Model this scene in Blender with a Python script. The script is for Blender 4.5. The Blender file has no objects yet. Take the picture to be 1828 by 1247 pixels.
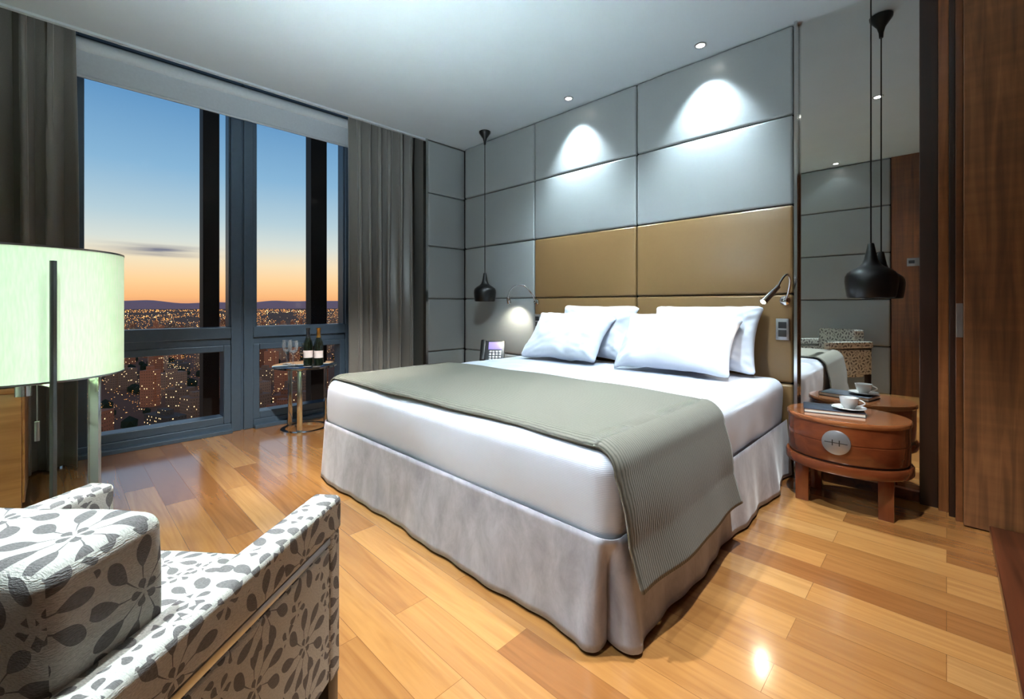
import bpy, bmesh, math, random
from mathutils import Vector, Matrix, noise
random.seed(7)
S=bpy.context.scene
COL=S.collection
def lin(c):
    return tuple(((x/255)/12.92 if x/255<=0.04045 else (((x/255)+0.055)/1.055)**2.4) for x in c)+(1,)
# ---------------------------------------------------------------- materials
def newmat(name):
    m=bpy.data.materials.new(name); m.use_nodes=True
    nt=m.node_tree; b=nt.nodes['Principled BSDF']; return m,nt,b
def N(nt,t,**k):
    n=nt.nodes.new(t)
    for a,v in k.items(): setattr(n,a,v)
    return n
def L(nt,a,b): nt.links.new(a,b)
def math_(nt,op,a,b=None,c=None,clamp=False):
    n=nt.nodes.new('ShaderNodeMath'); n.operation=op; n.use_clamp=clamp
    for i,x in enumerate((a,b,c)):
        if x is None: continue
        if isinstance(x,(int,float)): n.inputs[i].default_value=x
        else: nt.links.new(x,n.inputs[i])
    return n.outputs[0]
def mix(nt,f,a,b,bt='MIX'):
    n=nt.nodes.new('ShaderNodeMix'); n.data_type='RGBA'; n.blend_type=bt
    for i,x in ((0,f),(6,a),(7,b)):
        if isinstance(x,(int,float,tuple)): n.inputs[i].default_value=x
        else: nt.links.new(x,n.inputs[i])
    return n.outputs[2]
def coords(nt,which='Object',scale=(1,1,1),rot=(0,0,0)):
    t=N(nt,'ShaderNodeTexCoord'); m=N(nt,'ShaderNodeMapping')
    m.inputs['Scale'].default_value=scale; m.inputs['Rotation'].default_value=rot
    L(nt,t.outputs[which],m.inputs[0]); return m.outputs[0]
def bump(nt,b,h,strength=.3,dist=.01):
    n=N(nt,'ShaderNodeBump'); n.inputs['Strength'].default_value=strength; n.inputs['Distance'].default_value=dist
    L(nt,h,n.inputs['Height']); L(nt,n.outputs[0],b.inputs['Normal'])
def simple(name,c,rough=.5,metal=0,coat=0,var=.06,nscale=30,bmp=0,emit=0,sheen=0):
    m,nt,b=newmat(name); c=lin(c)
    n=N(nt,'ShaderNodeTexNoise'); n.inputs['Scale'].default_value=nscale; n.inputs['Detail'].default_value=4
    L(nt,coords(nt),n.inputs['Vector'])
    d=tuple(x*(1-var*2) for x in c[:3])+(1,); e=tuple(min(1,x*(1+var*2)) for x in c[:3])+(1,)
    L(nt,mix(nt,n.outputs[0],d,e),b.inputs['Base Color'])
    b.inputs['Roughness'].default_value=rough; b.inputs['Metallic'].default_value=metal
    b.inputs['Coat Weight'].default_value=coat
    b.inputs['Sheen Weight'].default_value=sheen
    if emit:
        b.inputs['Emission Color'].default_value=c; b.inputs['Emission Strength'].default_value=emit
    if bmp: bump(nt,b,n.outputs[0],bmp,.004)
    return m
def wood(name,c1,c2,axis=2,rough=.3,coat=.3,s=1.0,fig=0.0):
    m,nt,b=newmat(name)
    sc=[22*s,22*s,22*s]; sc[axis]=1.3*s
    n=N(nt,'ShaderNodeTexNoise'); n.inputs['Scale'].default_value=1; n.inputs['Detail'].default_value=8; n.inputs['Distortion'].default_value=.8
    L(nt,coords(nt,scale=tuple(sc)),n.inputs['Vector'])
    r=N(nt,'ShaderNodeValToRGB'); r.color_ramp.elements[0].position=.3; r.color_ramp.elements[1].position=.7
    r.color_ramp.elements[0].color=lin(c1); r.color_ramp.elements[1].color=lin(c2)
    L(nt,n.outputs[0],r.inputs[0])
    out=r.outputs[0]
    if fig:
        sc2=[2,2,2]; sc2[axis]=26
        f=N(nt,'ShaderNodeTexNoise'); f.inputs['Scale'].default_value=1; f.inputs['Detail'].default_value=3
        L(nt,coords(nt,scale=tuple(sc2)),f.inputs['Vector'])
        out=mix(nt,fig,out,f.outputs[0],'OVERLAY')
    L(nt,out,b.inputs['Base Color'])
    b.inputs['Roughness'].default_value=rough; b.inputs['Coat Weight'].default_value=coat; b.inputs['Coat Roughness'].default_value=.1
    return m
def floor_mat():
    m,nt,b=newmat('wood_plank_floor')
    v=coords(nt)
    def brick(c1,c2,mort,w=.95):
        k=N(nt,'ShaderNodeTexBrick'); k.offset=.37; k.offset_frequency=2; k.squash=1
        k.inputs['Color1'].default_value=c1; k.inputs['Color2'].default_value=c2; k.inputs['Mortar'].default_value=mort
        k.inputs['Scale'].default_value=1; k.inputs['Mortar Size'].default_value=.0008; k.inputs['Mortar Smooth'].default_value=.5
        k.inputs['Brick Width'].default_value=w; k.inputs['Row Height'].default_value=.13; k.inputs['Bias'].default_value=0
        L(nt,v,k.inputs['Vector']); return k
    k=brick((0,0,0,1),(1,1,1,1),(0.5,0.5,0.5,1))
    r=N(nt,'ShaderNodeValToRGB'); e=r.color_ramp.elements
    e[0].position=0; e[0].color=lin((150,98,54)); e[1].position=1; e[1].color=lin((204,156,100))
    for p,c in ((.3,(180,128,74)),(.55,(192,140,84)),(.8,(164,112,62))):
        x=e.new(p); x.color=lin(c)
    L(nt,k.outputs[0],r.inputs[0])
    g=N(nt,'ShaderNodeTexNoise'); g.inputs['Scale'].default_value=1; g.inputs['Detail'].default_value=9; g.inputs['Distortion'].default_value=1.2
    add=N(nt,'ShaderNodeVectorMath',operation='ADD'); L(nt,coords(nt,scale=(2.0,30,1)),add.inputs[0])
    sh=N(nt,'ShaderNodeVectorMath',operation='SCALE'); sh.inputs[3].default_value=13; L(nt,k.outputs[0],sh.inputs[0]); L(nt,sh.outputs[0],add.inputs[1])
    L(nt,add.outputs[0],g.inputs['Vector'])
    gr=N(nt,'ShaderNodeValToRGB'); gr.color_ramp.elements[0].position=.3; gr.color_ramp.elements[0].color=(.66,.58,.5,1); gr.color_ramp.elements[1].position=.65; gr.color_ramp.elements[1].color=(1.05,1.05,1.0,1)
    L(nt,g.outputs[0],gr.inputs[0])
    c=mix(nt,.6,r.outputs[0],gr.outputs[0],'MULTIPLY')
    k2=brick((1,1,1,1),(1,1,1,1),(.4,.3,.22,1))
    c=mix(nt,1.0,c,k2.outputs[0],'MULTIPLY')
    L(nt,c,b.inputs['Base Color'])
    b.inputs['Roughness'].default_value=.22; b.inputs['Coat Weight'].default_value=1; b.inputs['Coat Roughness'].default_value=.13; b.inputs['Coat IOR'].default_value=1.7
    w=N(nt,'ShaderNodeTexNoise'); w.inputs['Scale'].default_value=5; L(nt,v,w.inputs['Vector'])
    h=math_(nt,'ADD',math_(nt,'MULTIPLY',k2.outputs[0],.5),math_(nt,'MULTIPLY',w.outputs[0],.6))
    h=math_(nt,'ADD',h,math_(nt,'MULTIPLY',k.outputs[0],.35))
    bump(nt,b,h,.2,.004)
    L(nt,b.inputs['Normal'].links[0].from_socket,b.inputs['Coat Normal'])
    return m
def floral_mat():
    m,nt,b=newmat('floral_upholstery')
    def layer(scale,n,r0,r1,w,rand,rot,tw,pw=1.3,half=False):
        vm=coords(nt,'UV',scale=(scale,scale,1),rot=(0,0,rot))
        vo=N(nt,'ShaderNodeTexVoronoi',voronoi_dimensions='2D'); vo.inputs['Scale'].default_value=1; vo.inputs['Randomness'].default_value=rand
        L(nt,vm,vo.inputs['Vector'])
        s=N(nt,'ShaderNodeVectorMath',operation='SUBTRACT'); L(nt,vm,s.inputs[0]); L(nt,vo.outputs['Position'],s.inputs[1])
        sp=N(nt,'ShaderNodeSeparateXYZ'); L(nt,s.outputs[0],sp.inputs[0])
        th=math_(nt,'ARCTAN2',sp.outputs[1],sp.outputs[0]); r=vo.outputs['Distance']
        th2=math_(nt,'ADD',th,math_(nt,'MULTIPLY',r,tw))
        a=math_(nt,'ABSOLUTE',math_(nt,'SUBTRACT',math_(nt,'FRACT',math_(nt,'MULTIPLY',th2,n/6.28318)),.5))
        q=math_(nt,'DIVIDE',math_(nt,'SUBTRACT',r,r0),r1-r0)
        q=math_(nt,'MINIMUM',math_(nt,'MAXIMUM',q,0),1)
        bell=math_(nt,'POWER',math_(nt,'MAXIMUM',math_(nt,'SINE',math_(nt,'MULTIPLY',math_(nt,'POWER',q,pw),3.14159)),0),.6)
        return math_(nt,'LESS_THAN',a,math_(nt,'MULTIPLY',bell,w)),r,a
    f1,r1,_=layer(7.6,9,.24,.52,.27,.35,0,.4,1.0)
    stem=layer(7.6,9,.06,.42,.045,.35,0,.4,.8)[0]
    f3=layer(7.6,5,.02,.13,.34,.35,0,.3)[0]
    f2=layer(20,5,.10,.46,.27,.8,.6,.6)[0]
    far=math_(nt,'GREATER_THAN',r1,.55)
    f=math_(nt,'MAXIMUM',math_(nt,'MAXIMUM',math_(nt,'MAXIMUM',f1,stem),f3),math_(nt,'MULTIPLY',f2,far))
    wv=N(nt,'ShaderNodeTexNoise'); wv.inputs['Scale'].default_value=1; wv.inputs['Detail'].default_value=2
    L(nt,coords(nt,'UV',scale=(240,640,1)),wv.inputs['Vector'])
    dark=mix(nt,wv.outputs[0],lin((58,56,58)),lin((140,134,131)))
    light=mix(nt,wv.outputs[0],lin((166,164,155)),lin((238,235,225)))
    L(nt,mix(nt,math_(nt,'MULTIPLY',f,.93),light,dark),b.inputs['Base Color'])
    b.inputs['Roughness'].default_value=.85
    bump(nt,b,wv.outputs[0],.8,.003)
    return m
def rib_mat():
    m,nt,b=newmat('ribbed_runner_fabric')
    w=N(nt,'ShaderNodeTexWave',bands_direction='Y'); w.inputs['Scale'].default_value=29; w.inputs['Distortion'].default_value=2.8; w.inputs['Detail Scale'].default_value=.8
    w.inputs['Detail'].default_value=2
    L(nt,coords(nt,'UV'),w.inputs['Vector'])
    n=N(nt,'ShaderNodeTexNoise'); n.inputs['Scale'].default_value=160; L(nt,coords(nt,'UV'),n.inputs['Vector'])
    f=math_(nt,'ADD',math_(nt,'MULTIPLY',math_(nt,'POWER',w.outputs['Fac'],.5),.75),math_(nt,'MULTIPLY',n.outputs[0],.3),clamp=True)
    L(nt,mix(nt,f,lin((72,71,64)),lin((120,118,107))),b.inputs['Base Color'])
    b.inputs['Roughness'].default_value=.8; b.inputs['Sheen Weight'].default_value=.15
    bump(nt,b,f,.5,.003); return m
def velvet_mat():
    m,nt,b=newmat('velvet_skirt_fabric')
    n=N(nt,'ShaderNodeTexNoise'); n.inputs['Scale'].default_value=1; n.inputs['Detail'].default_value=10; n.inputs['Roughness'].default_value=.66; n.inputs['Distortion'].default_value=.4
    L(nt,coords(nt,scale=(11,11,6)),n.inputs['Vector'])
    r=N(nt,'ShaderNodeValToRGB'); r.color_ramp.elements[0].position=.34; r.color_ramp.elements[1].position=.66
    r.color_ramp.elements[0].color=lin((152,149,156)); r.color_ramp.elements[1].color=lin((186,184,191))
    L(nt,n.outputs[0],r.inputs[0]); L(nt,r.outputs[0],b.inputs['Base Color'])
    b.inputs['Roughness'].default_value=.45; b.inputs['Sheen Weight'].default_value=.6; b.inputs['Sheen Roughness'].default_value=.35
    bump(nt,b,n.outputs[0],.12,.01); return m
def linen_mat():
    m,nt,b=newmat('white_striped_linen')
    w=N(nt,'ShaderNodeTexWave',bands_direction='Z'); w.inputs['Scale'].default_value=60; L(nt,coords(nt),w.inputs['Vector'])
    n=N(nt,'ShaderNodeTexNoise'); n.inputs['Scale'].default_value=5; L(nt,coords(nt),n.inputs['Vector'])
    L(nt,mix(nt,w.outputs['Fac'],lin((212,218,233)),lin((223,228,240))),b.inputs['Base Color'])
    b.inputs['Roughness'].default_value=.65; b.inputs['Sheen Weight'].default_value=.2
    bump(nt,b,math_(nt,'ADD',math_(nt,'MULTIPLY',w.outputs['Fac'],.03),n.outputs[0]),.5,.016); return m
def curtain_mat():
    m,nt,b=newmat('taupe_curtain_fabric')
    n=N(nt,'ShaderNodeTexNoise'); n.inputs['Scale'].default_value=1; n.inputs['Detail'].default_value=3
    L(nt,coords(nt,scale=(220,220,220)),n.inputs['Vector'])
    L(nt,mix(nt,n.outputs[0],lin((104,102,100)),lin((128,126,123))),b.inputs['Base Color'])
    b.inputs['Roughness'].default_value=.32; b.inputs['Sheen Weight'].default_value=.5; b.inputs['Specular IOR Level'].default_value=.9
    bump(nt,b,n.outputs[0],.08,.002); return m
def leather(name,c,rough=.36):
    m,nt,b=newmat(name)
    n=N(nt,'ShaderNodeTexNoise'); n.inputs['Scale'].default_value=420; n.inputs['Detail'].default_value=2; L(nt,coords(nt),n.inputs['Vector'])
    n2=N(nt,'ShaderNodeTexNoise'); n2.inputs['Scale'].default_value=3; L(nt,coords(nt),n2.inputs['Vector'])
    a=lin(c); d=tuple(x*.88 for x in a[:3])+(1,)
    L(nt,mix(nt,n2.outputs[0],d,a),b.inputs['Base Color'])
    b.inputs['Roughness'].default_value=rough; b.inputs['Specular IOR Level'].default_value=.6
    bump(nt,b,math_(nt,'ADD',math_(nt,'MULTIPLY',n.outputs[0],.2),n2.outputs[0]),.2,.003); return m
def building_mat(name,wall,thr,strength):
    m,nt,b=newmat(name)
    t=N(nt,'ShaderNodeTexCoord'); sp=N(nt,'ShaderNodeSeparateXYZ'); L(nt,t.outputs['Object'],sp.inputs[0])
    s=math_(nt,'DIVIDE',math_(nt,'ADD',sp.outputs[0],sp.outputs[1]),2.2); z=math_(nt,'DIVIDE',sp.outputs[2],2.8)
    ms=math_(nt,'LESS_THAN',math_(nt,'ABSOLUTE',math_(nt,'SUBTRACT',math_(nt,'FRACT',s),.5)),.2)
    mz=math_(nt,'LESS_THAN',math_(nt,'ABSOLUTE',math_(nt,'SUBTRACT',math_(nt,'FRACT',z),.5)),.17)
    cb=N(nt,'ShaderNodeCombineXYZ'); L(nt,math_(nt,'FLOOR',s),cb.inputs[0]); L(nt,math_(nt,'FLOOR',z),cb.inputs[1])
    oi=N(nt,'ShaderNodeObjectInfo'); L(nt,math_(nt,'MULTIPLY',oi.outputs['Random'],97),cb.inputs[2])
    wn=N(nt,'ShaderNodeTexWhiteNoise'); L(nt,cb.outputs[0],wn.inputs['Vector'])
    on=math_(nt,'GREATER_THAN',wn.outputs['Value'],thr)
    ge=N(nt,'ShaderNodeNewGeometry'); gs=N(nt,'ShaderNodeSeparateXYZ'); L(nt,ge.outputs['Normal'],gs.inputs[0])
    side=math_(nt,'LESS_THAN',gs.outputs[2],.5)
    win=math_(nt,'MULTIPLY',math_(nt,'MULTIPLY',ms,mz),side)
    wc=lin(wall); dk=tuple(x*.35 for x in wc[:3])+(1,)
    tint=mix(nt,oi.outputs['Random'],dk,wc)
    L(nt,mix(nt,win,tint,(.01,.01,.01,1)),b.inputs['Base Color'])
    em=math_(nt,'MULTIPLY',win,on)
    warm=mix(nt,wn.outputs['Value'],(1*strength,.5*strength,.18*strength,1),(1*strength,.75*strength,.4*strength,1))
    L(nt,mix(nt,em,mix(nt,.78,tint,(0,0,0,1)),warm),b.inputs['Emission Color']); b.inputs['Emission Strength'].default_value=1  # walls also glow faintly in their own tint, standing in for dusk ambient light
    b.inputs['Roughness'].default_value=.8; return m
M={}
M['floor']=floor_mat(); M['floral']=floral_mat(); M['rib']=rib_mat(); M['velvet']=velvet_mat(); M['linen']=linen_mat(); M['curtain']=curtain_mat()
M['grey']=leather('grey_leather',(150,155,156),.33); M['bronze']=leather('bronze_leather',(134,106,70),.32)
M['ceil']=simple('ceiling_plaster',(190,199,204),.7,var=.02,nscale=4,bmp=.02)
M['wall']=simple('wall_plaster',(120,118,114),.8,var=.03)
M['seam']=simple('panel_backing',(40,40,40),.8)
M['chrome']=simple('polished_chrome',(215,218,220),.12,1,var=.02)
M['dchrome']=simple('dark_nickel',(96,98,94),.25,.9,var=.04)
M['steel']=simple('brushed_steel',(175,178,180),.28,1,var=.08,nscale=80)
M['satin']=simple('satin_pale_metal',(160,160,162),.35,.7,var=.03,nscale=60)
M['frame']=simple('slate_window_frame',(80,98,116),.35,.3,var=.04)
M['black']=simple('black_metal',(14,14,15),.35,.2,var=.1)
M['blackcol']=simple('black_facade',(3,3,4),.6,var=.1)
M['plastic']=simple('dark_plastic',(32,34,38),.4)
M['blind']=simple('roller_blind_fabric',(190,198,206),.6,var=.04,nscale=60,bmp=.1)
M['white']=simple('white_cotton',(214,219,231),.7,var=.02,nscale=12,bmp=.15,sheen=.2)
M['china']=simple('white_china',(236,236,234),.12,coat=.6,var=.01)
M['wall_wood']=wood('walnut_panel',(76,43,23),(124,74,41),2,.35,.3,1.0,.3)
M['edge_wood']=wood('warm_walnut_edge',(110,64,34),(164,104,60),2,.3,.4,1.0,.2)
M['door_wood']=wood('door_walnut',(100,62,36),(150,100,60),2,.45,.1,1.3,.3)
M['dark_wood']=wood('dark_walnut',(26,15,10),(56,30,18),2,.4,.3)
M['red_wood']=wood('cherry_wood',(106,52,27),(128,66,35),0,.15,.9)
M['top_wood']=wood('cherry_wood_top',(138,80,44),(164,102,60),0,.15,.9)
M['leg_wood']=wood('cherry_wood_leg',(104,50,26),(126,64,34),2,.15,.9)
M['light_wood']=wood('honey_oak',(160,112,62),(200,150,94),1,.3,.3)
M['base_wood']=wood('baseboard_wood',(60,28,15),(104,54,30),1,.3,.4)
M['page']=simple('paper_pages',(225,220,208),.8)
M['book']=simple('notebook_cover',(56,62,74),.45,var=.05)
M['gold']=simple('gold_foil',(190,140,70),.3,.9,var=.08)
M['label']=simple('pale_bottle_label',(226,214,214),.6)
M['screen']=simple('telephone_screen',(120,110,190),.3,emit=1.2)
M['grille']=simple('dark_inset',(45,42,40),.5)
M['lens']=simple('lit_lamp_lens',(255,250,240),.3,emit=25)
M['lensw']=simple('reading_lamp_lens',(255,240,210),.3,emit=20)
m,nt,b=newmat('dark_bottle_glass'); b.inputs['Roughness'].default_value=.06; b.inputs['Coat Weight'].default_value=1
nn=N(nt,'ShaderNodeTexNoise'); nn.inputs['Scale'].default_value=3; L(nt,mix(nt,nn.outputs[0],lin((10,16,10)),lin((20,30,18))),b.inputs['Base Color']); M['bottle']=m
m,nt,b=newmat('clear_glass')
tr=N(nt,'ShaderNodeBsdfTransparent'); gl=N(nt,'ShaderNodeBsdfGlossy'); gl.inputs['Roughness'].default_value=.05; gl.inputs['Color'].default_value=(.9,.95,1,1)
fr=N(nt,'ShaderNodeLayerWeight'); fr.inputs[0].default_value=.45
df=N(nt,'ShaderNodeBsdfDiffuse'); df.inputs[0].default_value=(.8,.86,.92,1)  # pale diffuse painted in so the glass rims show brighter
m2=N(nt,'ShaderNodeMixShader'); m2.inputs[0].default_value=.45; L(nt,gl.outputs[0],m2.inputs[1]); L(nt,df.outputs[0],m2.inputs[2])
ms=N(nt,'ShaderNodeMixShader'); L(nt,fr.outputs['Facing'],ms.inputs[0]); L(nt,tr.outputs[0],ms.inputs[1]); L(nt,m2.outputs[0],ms.inputs[2]); L(nt,ms.outputs[0],nt.nodes['Material Output'].inputs[0]); M['glass']=m
m,nt,b=newmat('window_glass')
tr=N(nt,'ShaderNodeBsdfTransparent'); gl=N(nt,'ShaderNodeBsdfGlossy'); gl.inputs['Roughness'].default_value=.08
ms=N(nt,'ShaderNodeMixShader'); ms.inputs[0].default_value=.006
L(nt,tr.outputs[0],ms.inputs[1]); L(nt,gl.outputs[0],ms.inputs[2]); L(nt,ms.outputs[0],nt.nodes['Material Output'].inputs[0]); M['wglass']=m
m,nt,b=newmat('mirror_silver'); b.inputs['Metallic'].default_value=1; b.inputs['Roughness'].default_value=.0; b.inputs['Base Color'].default_value=(.92,.96,.95,1); M['mirror']=m
m,nt,b=newmat('pale_green_shade')
n=N(nt,'ShaderNodeTexNoise'); n.inputs['Scale'].default_value=1; n.inputs['Detail'].default_value=4; L(nt,coords(nt,scale=(180,180,25)),n.inputs['Vector'])
c=mix(nt,n.outputs[0],lin((184,210,174)),lin((214,234,202))); L(nt,c,b.inputs['Base Color']); L(nt,c,b.inputs['Emission Color']); b.inputs['Emission Strength'].default_value=.55; b.inputs['Roughness'].default_value=.8
M['shade']=m
m,nt,b=newmat('city_ground_surface')
v=coords(nt)
vo=N(nt,'ShaderNodeTexVoronoi'); vo.inputs['Scale'].default_value=.07; L(nt,v,vo.inputs['Vector'])
n=N(nt,'ShaderNodeTexNoise'); n.inputs['Scale'].default_value=.004; n.inputs['Detail'].default_value=8; L(nt,v,n.inputs['Vector'])
gc=mix(nt,n.outputs[0],lin((30,32,28)),lin((118,84,66)))
L(nt,gc,b.inputs['Base Color'])
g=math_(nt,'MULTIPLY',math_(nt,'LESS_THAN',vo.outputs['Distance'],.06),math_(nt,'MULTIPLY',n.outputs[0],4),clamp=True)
gd=mix(nt,.75,gc,(0,0,0,1))  # ground colour glows dimly between the lights, in place of dusk skylight
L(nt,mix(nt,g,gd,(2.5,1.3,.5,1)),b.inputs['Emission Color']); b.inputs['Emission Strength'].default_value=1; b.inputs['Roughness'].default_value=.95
M['ground']=m
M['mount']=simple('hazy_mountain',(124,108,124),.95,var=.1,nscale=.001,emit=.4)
M['citylight']=simple('street_light_glow',(255,175,90),.5,emit=3)
M['citylightw']=simple('white_street_light_glow',(255,215,150),.5,emit=5)
M['tree']=simple('dark_foliage',(40,50,32),.9,var=.3,nscale=.2,emit=.1)
M['bA']=building_mat('brick_apartment_facade',(160,104,78),.88,1.6)
M['bB']=building_mat('pale_apartment_facade',(146,116,98),.9,1.6)
M['bC']=building_mat('office_facade',(100,90,84),.7,1.6)
# ---------------------------------------------------------------- geometry builder
class G:
    def __init__(s): s.bm=bmesh.new()
    def add(s,t,mat=None):
        if mat is not None: t.transform(mat)
        me=bpy.data.meshes.new('t'); t.to_mesh(me); t.free(); s.bm.from_mesh(me); bpy.data.meshes.remove(me); return s
    def box(s,x0,x1,y0,y1,z0,z1,bev=0,seg=2,mat=None):
        t=bmesh.new(); bmesh.ops.create_cube(t,size=1)
        for v in t.verts: v.co=Vector(((x0+x1)/2+v.co.x*(x1-x0),(y0+y1)/2+v.co.y*(y1-y0),(z0+z1)/2+v.co.z*(z1-z0)))
        if bev: bmesh.ops.bevel(t,geom=list(t.edges),offset=bev,segments=seg,affect='EDGES',profile=.5)
        return s.add(t,mat)
    def lathe(s,prof,c=(0,0,0),seg=32,mat=None,sx=1,sy=1,cap=True):
        t=bmesh.new(); rings=[]
        for r,z in prof:
            if r<1e-5: rings.append([t.verts.new((c[0],c[1],c[2]+z))])
            else: rings.append([t.verts.new((c[0]+sx*r*math.cos(2*math.pi*i/seg),c[1]+sy*r*math.sin(2*math.pi*i/seg),c[2]+z)) for i in range(seg)])
        for a,b in zip(rings,rings[1:]):
            for i in range(seg):
                j=(i+1)%seg
                if len(a)==1 and len(b)==1: continue
                if len(a)==1: t.faces.new((a[0],b[j],b[i]))
                elif len(b)==1: t.faces.new((a[i],a[j],b[0]))
                else: t.faces.new((a[i],a[j],b[j],b[i]))
        if cap:
            for r in (rings[0],rings[-1]):
                if len(r)>1: t.faces.new(r)
        bmesh.ops.recalc_face_normals(t,faces=list(t.faces))
        return s.add(t,mat)
    def cyl(s,p0,p1,r,seg=16): return s.tube([p0,p1],r,seg)
    def tube(s,pts,r,seg=10,r1=None):
        t=bmesh.new(); pts=[Vector(p) for p in pts]; rings=[]; up=Vector((0,0,1)); prev=None
        for i,p in enumerate(pts):
            d=(pts[min(i+1,len(pts)-1)]-pts[max(i-1,0)]).normalized()
            if prev is None:
                a=d.cross(up)
                if a.length<.01: a=d.cross(Vector((1,0,0)))
            else: a=prev-d*prev.dot(d)
            a.normalize(); prev=a; b=d.cross(a)
            rr=r if r1 is None else r+(r1-r)*i/(len(pts)-1)
            rings.append([t.verts.new(p+a*rr*math.cos(2*math.pi*k/seg)+b*rr*math.sin(2*math.pi*k/seg)) for k in range(seg)])
        for x,y in zip(rings,rings[1:]):
            for k in range(seg): t.faces.new((x[k],x[(k+1)%seg],y[(k+1)%seg],y[k]))
        t.faces.new(rings[0]); t.faces.new(rings[-1]); bmesh.ops.recalc_face_normals(t,faces=list(t.faces))
        return s.add(t)
    def rbox(s,x0,x1,y0,y1,z0,z1,r,n=8,fn=None,mat=None):
        h=[(x1-x0)/2,(y1-y0)/2,(z1-z0)/2]; c=Vector(((x0+x1)/2,(y0+y1)/2,(z0+z1)/2))
        def arr(hh,n):
            q=hh-r; cz=[r*(1-k/5) for k in range(5)]
            a=[-q-k for k in cz]; a+=[-q+2*q*i/n for i in range(n+1)]; a+=[q+r*(k+1)/5 for k in range(5)]; return a
        nn=n if isinstance(n,(tuple,list)) else (n,n,n)
        A=[arr(h[i],nn[i]) for i in range(3)]
        t=bmesh.new()
        for ax in range(3):
            u,v=(ax+1)%3,(ax+2)%3
            for sg in (-1,1):
                g=[]
                for a in A[u]:
                    row=[]
                    for b in A[v]:
                        p=[0,0,0]; p[ax]=sg*h[ax]; p[u]=a; p[v]=b
                        q=Vector([max(-(h[i]-r),min(h[i]-r,p[i])) for i in range(3)]); d=Vector(p)-q
                        row.append(t.verts.new(q+d.normalized()*r+c))
                    g.append(row)
                for i in range(len(g)-1):
                    for j in range(len(g[0])-1):
                        f=(g[i][j],g[i+1][j],g[i+1][j+1],g[i][j+1])
                        t.faces.new(f if sg>0 else f[::-1])
        bmesh.ops.remove_doubles(t,verts=list(t.verts),dist=1e-5)
        if fn:
            for v in t.verts: v.co=Vector(fn(v.co))
        return s.add(t,mat)
    def grid(s,P):
        t=bmesh.new(); g=[[t.verts.new(p) for p in row] for row in P]
        t.loops.layers.uv.new('UVMap')
        for i in range(len(g)-1):
            for j in range(len(g[0])-1): t.faces.new((g[i][j],g[i+1][j],g[i+1][j+1],g[i][j+1]))
        return s.add(t)
def obj(name,g,mat,parent=None,smooth=True,label=None,category=None,kind=None,group=None,uv=None,loc=None,angle=40):
    me=bpy.data.meshes.new(name)
    if uv=='box':
        lay=g.bm.loops.layers.uv.verify(); g.bm.normal_update()
        for f in g.bm.faces:
            n=f.normal; k=max(range(3),key=lambda i:abs(n[i]))
            a,b=[(1,2),(0,2),(0,1)][k]
            for l in f.loops: l[lay].uv=(l.vert.co[a]+k*.37,l.vert.co[b]+k*.21)
    g.bm.to_mesh(me); g.bm.free()
    o=bpy.data.objects.new(name,me); COL.objects.link(o)
    me.materials.append(M[mat] if isinstance(mat,str) else mat)
    if smooth:
        me.shade_smooth()
        try: me.set_sharp_from_angle(angle=math.radians(angle))
        except Exception: pass
    if parent: o.parent=parent
    if loc: o.location=loc
    for k,v in (('label',label),('category',category),('kind',kind),('group',group)):
        if v: o[k]=v
    return o
def empty(name,loc,label,category,group=None,rz=0):
    e=bpy.data.objects.new(name,None); COL.objects.link(e); e.location=loc; e.rotation_euler=(0,0,rz); e.empty_display_size=.1
    e['label']=label; e['category']=category
    if group: e['group']=group
    return e
# ---------------------------------------------------------------- room
H=2.72; YW=3.15; XC=-3.80; XE=.52; YB=-.45
def st(name,g,mat,**k): return obj(name,g,mat,kind='structure',smooth=k.pop('smooth',False),**k)
st('floor',G().box(-4.4,XE+.1,YB-.1,YW+.15,-.1,0),'floor')
st('ceiling',G().box(XC,XE+.1,YB-.1,YW+.15,H,H+.3),'ceil')
st('wall_north',G().box(XC-.02,XE+.1,YW,YW+.15,0,H),'seam')
st('wall_east',G().box(XE,XE+.1,YB,YW,0,H),'wall_wood')
st('wall_south',G().box(-4.4,XE,YB-.1,YB,0,3.0),'seam')
g=G(); g.box(-4.4,-4.12,2.02,YW+.15,0,3.0); g.box(-4.4,-4.12,YB-.1,.02,0,3.0)
g.box(-4.4,XC,YB-.1,YW+.15,3.0,3.1); g.box(-4.12,XC-.035,2.70,YW+.15,0,3.0)
st('wall_west',g,'wall')
st('trim_1',G().box(XC-.03,XC,YB,2.66,H-.015,3.0),'ceil')
st('trim_2',G().box(XC-.035,XC+.012,2.63,2.655,0,H),'chrome')
st('trim_3',G().box(-.655,-.638,YW-.06,YW,0,H),'chrome')
st('trim_4',G().box(-.10,-.03,YW-.05,YW,0,H,.003),'dark_wood')
st('trim_5',G().box(-.03,.008,YW-.08,YW,0,H,.003),'edge_wood')
st('trim_6',G().box(.008,.030,YW-.13,YW,0,H,.003),'dark_wood')
st('trim_7',G().box(.030,.056,YW-.17,YW,0,H,.003),'wall_wood')
d=st('door_1',G().box(.056,XE-.01,2.93,2.975,.005,H-.01,.004),'door_wood')
obj('latch_plate',G().box(.032,.055,YW-.176,YW-.17,.87,1.03,.001),'satin',parent=d,smooth=False)
st('baseboard_east',G().box(.137,XE,YB,2.92,0,.035,.004),'base_wood')
st('baseboard_north',G().box(-.638,-.10,YW-.03,YW,0,.055,.003),'base_wood')
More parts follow.
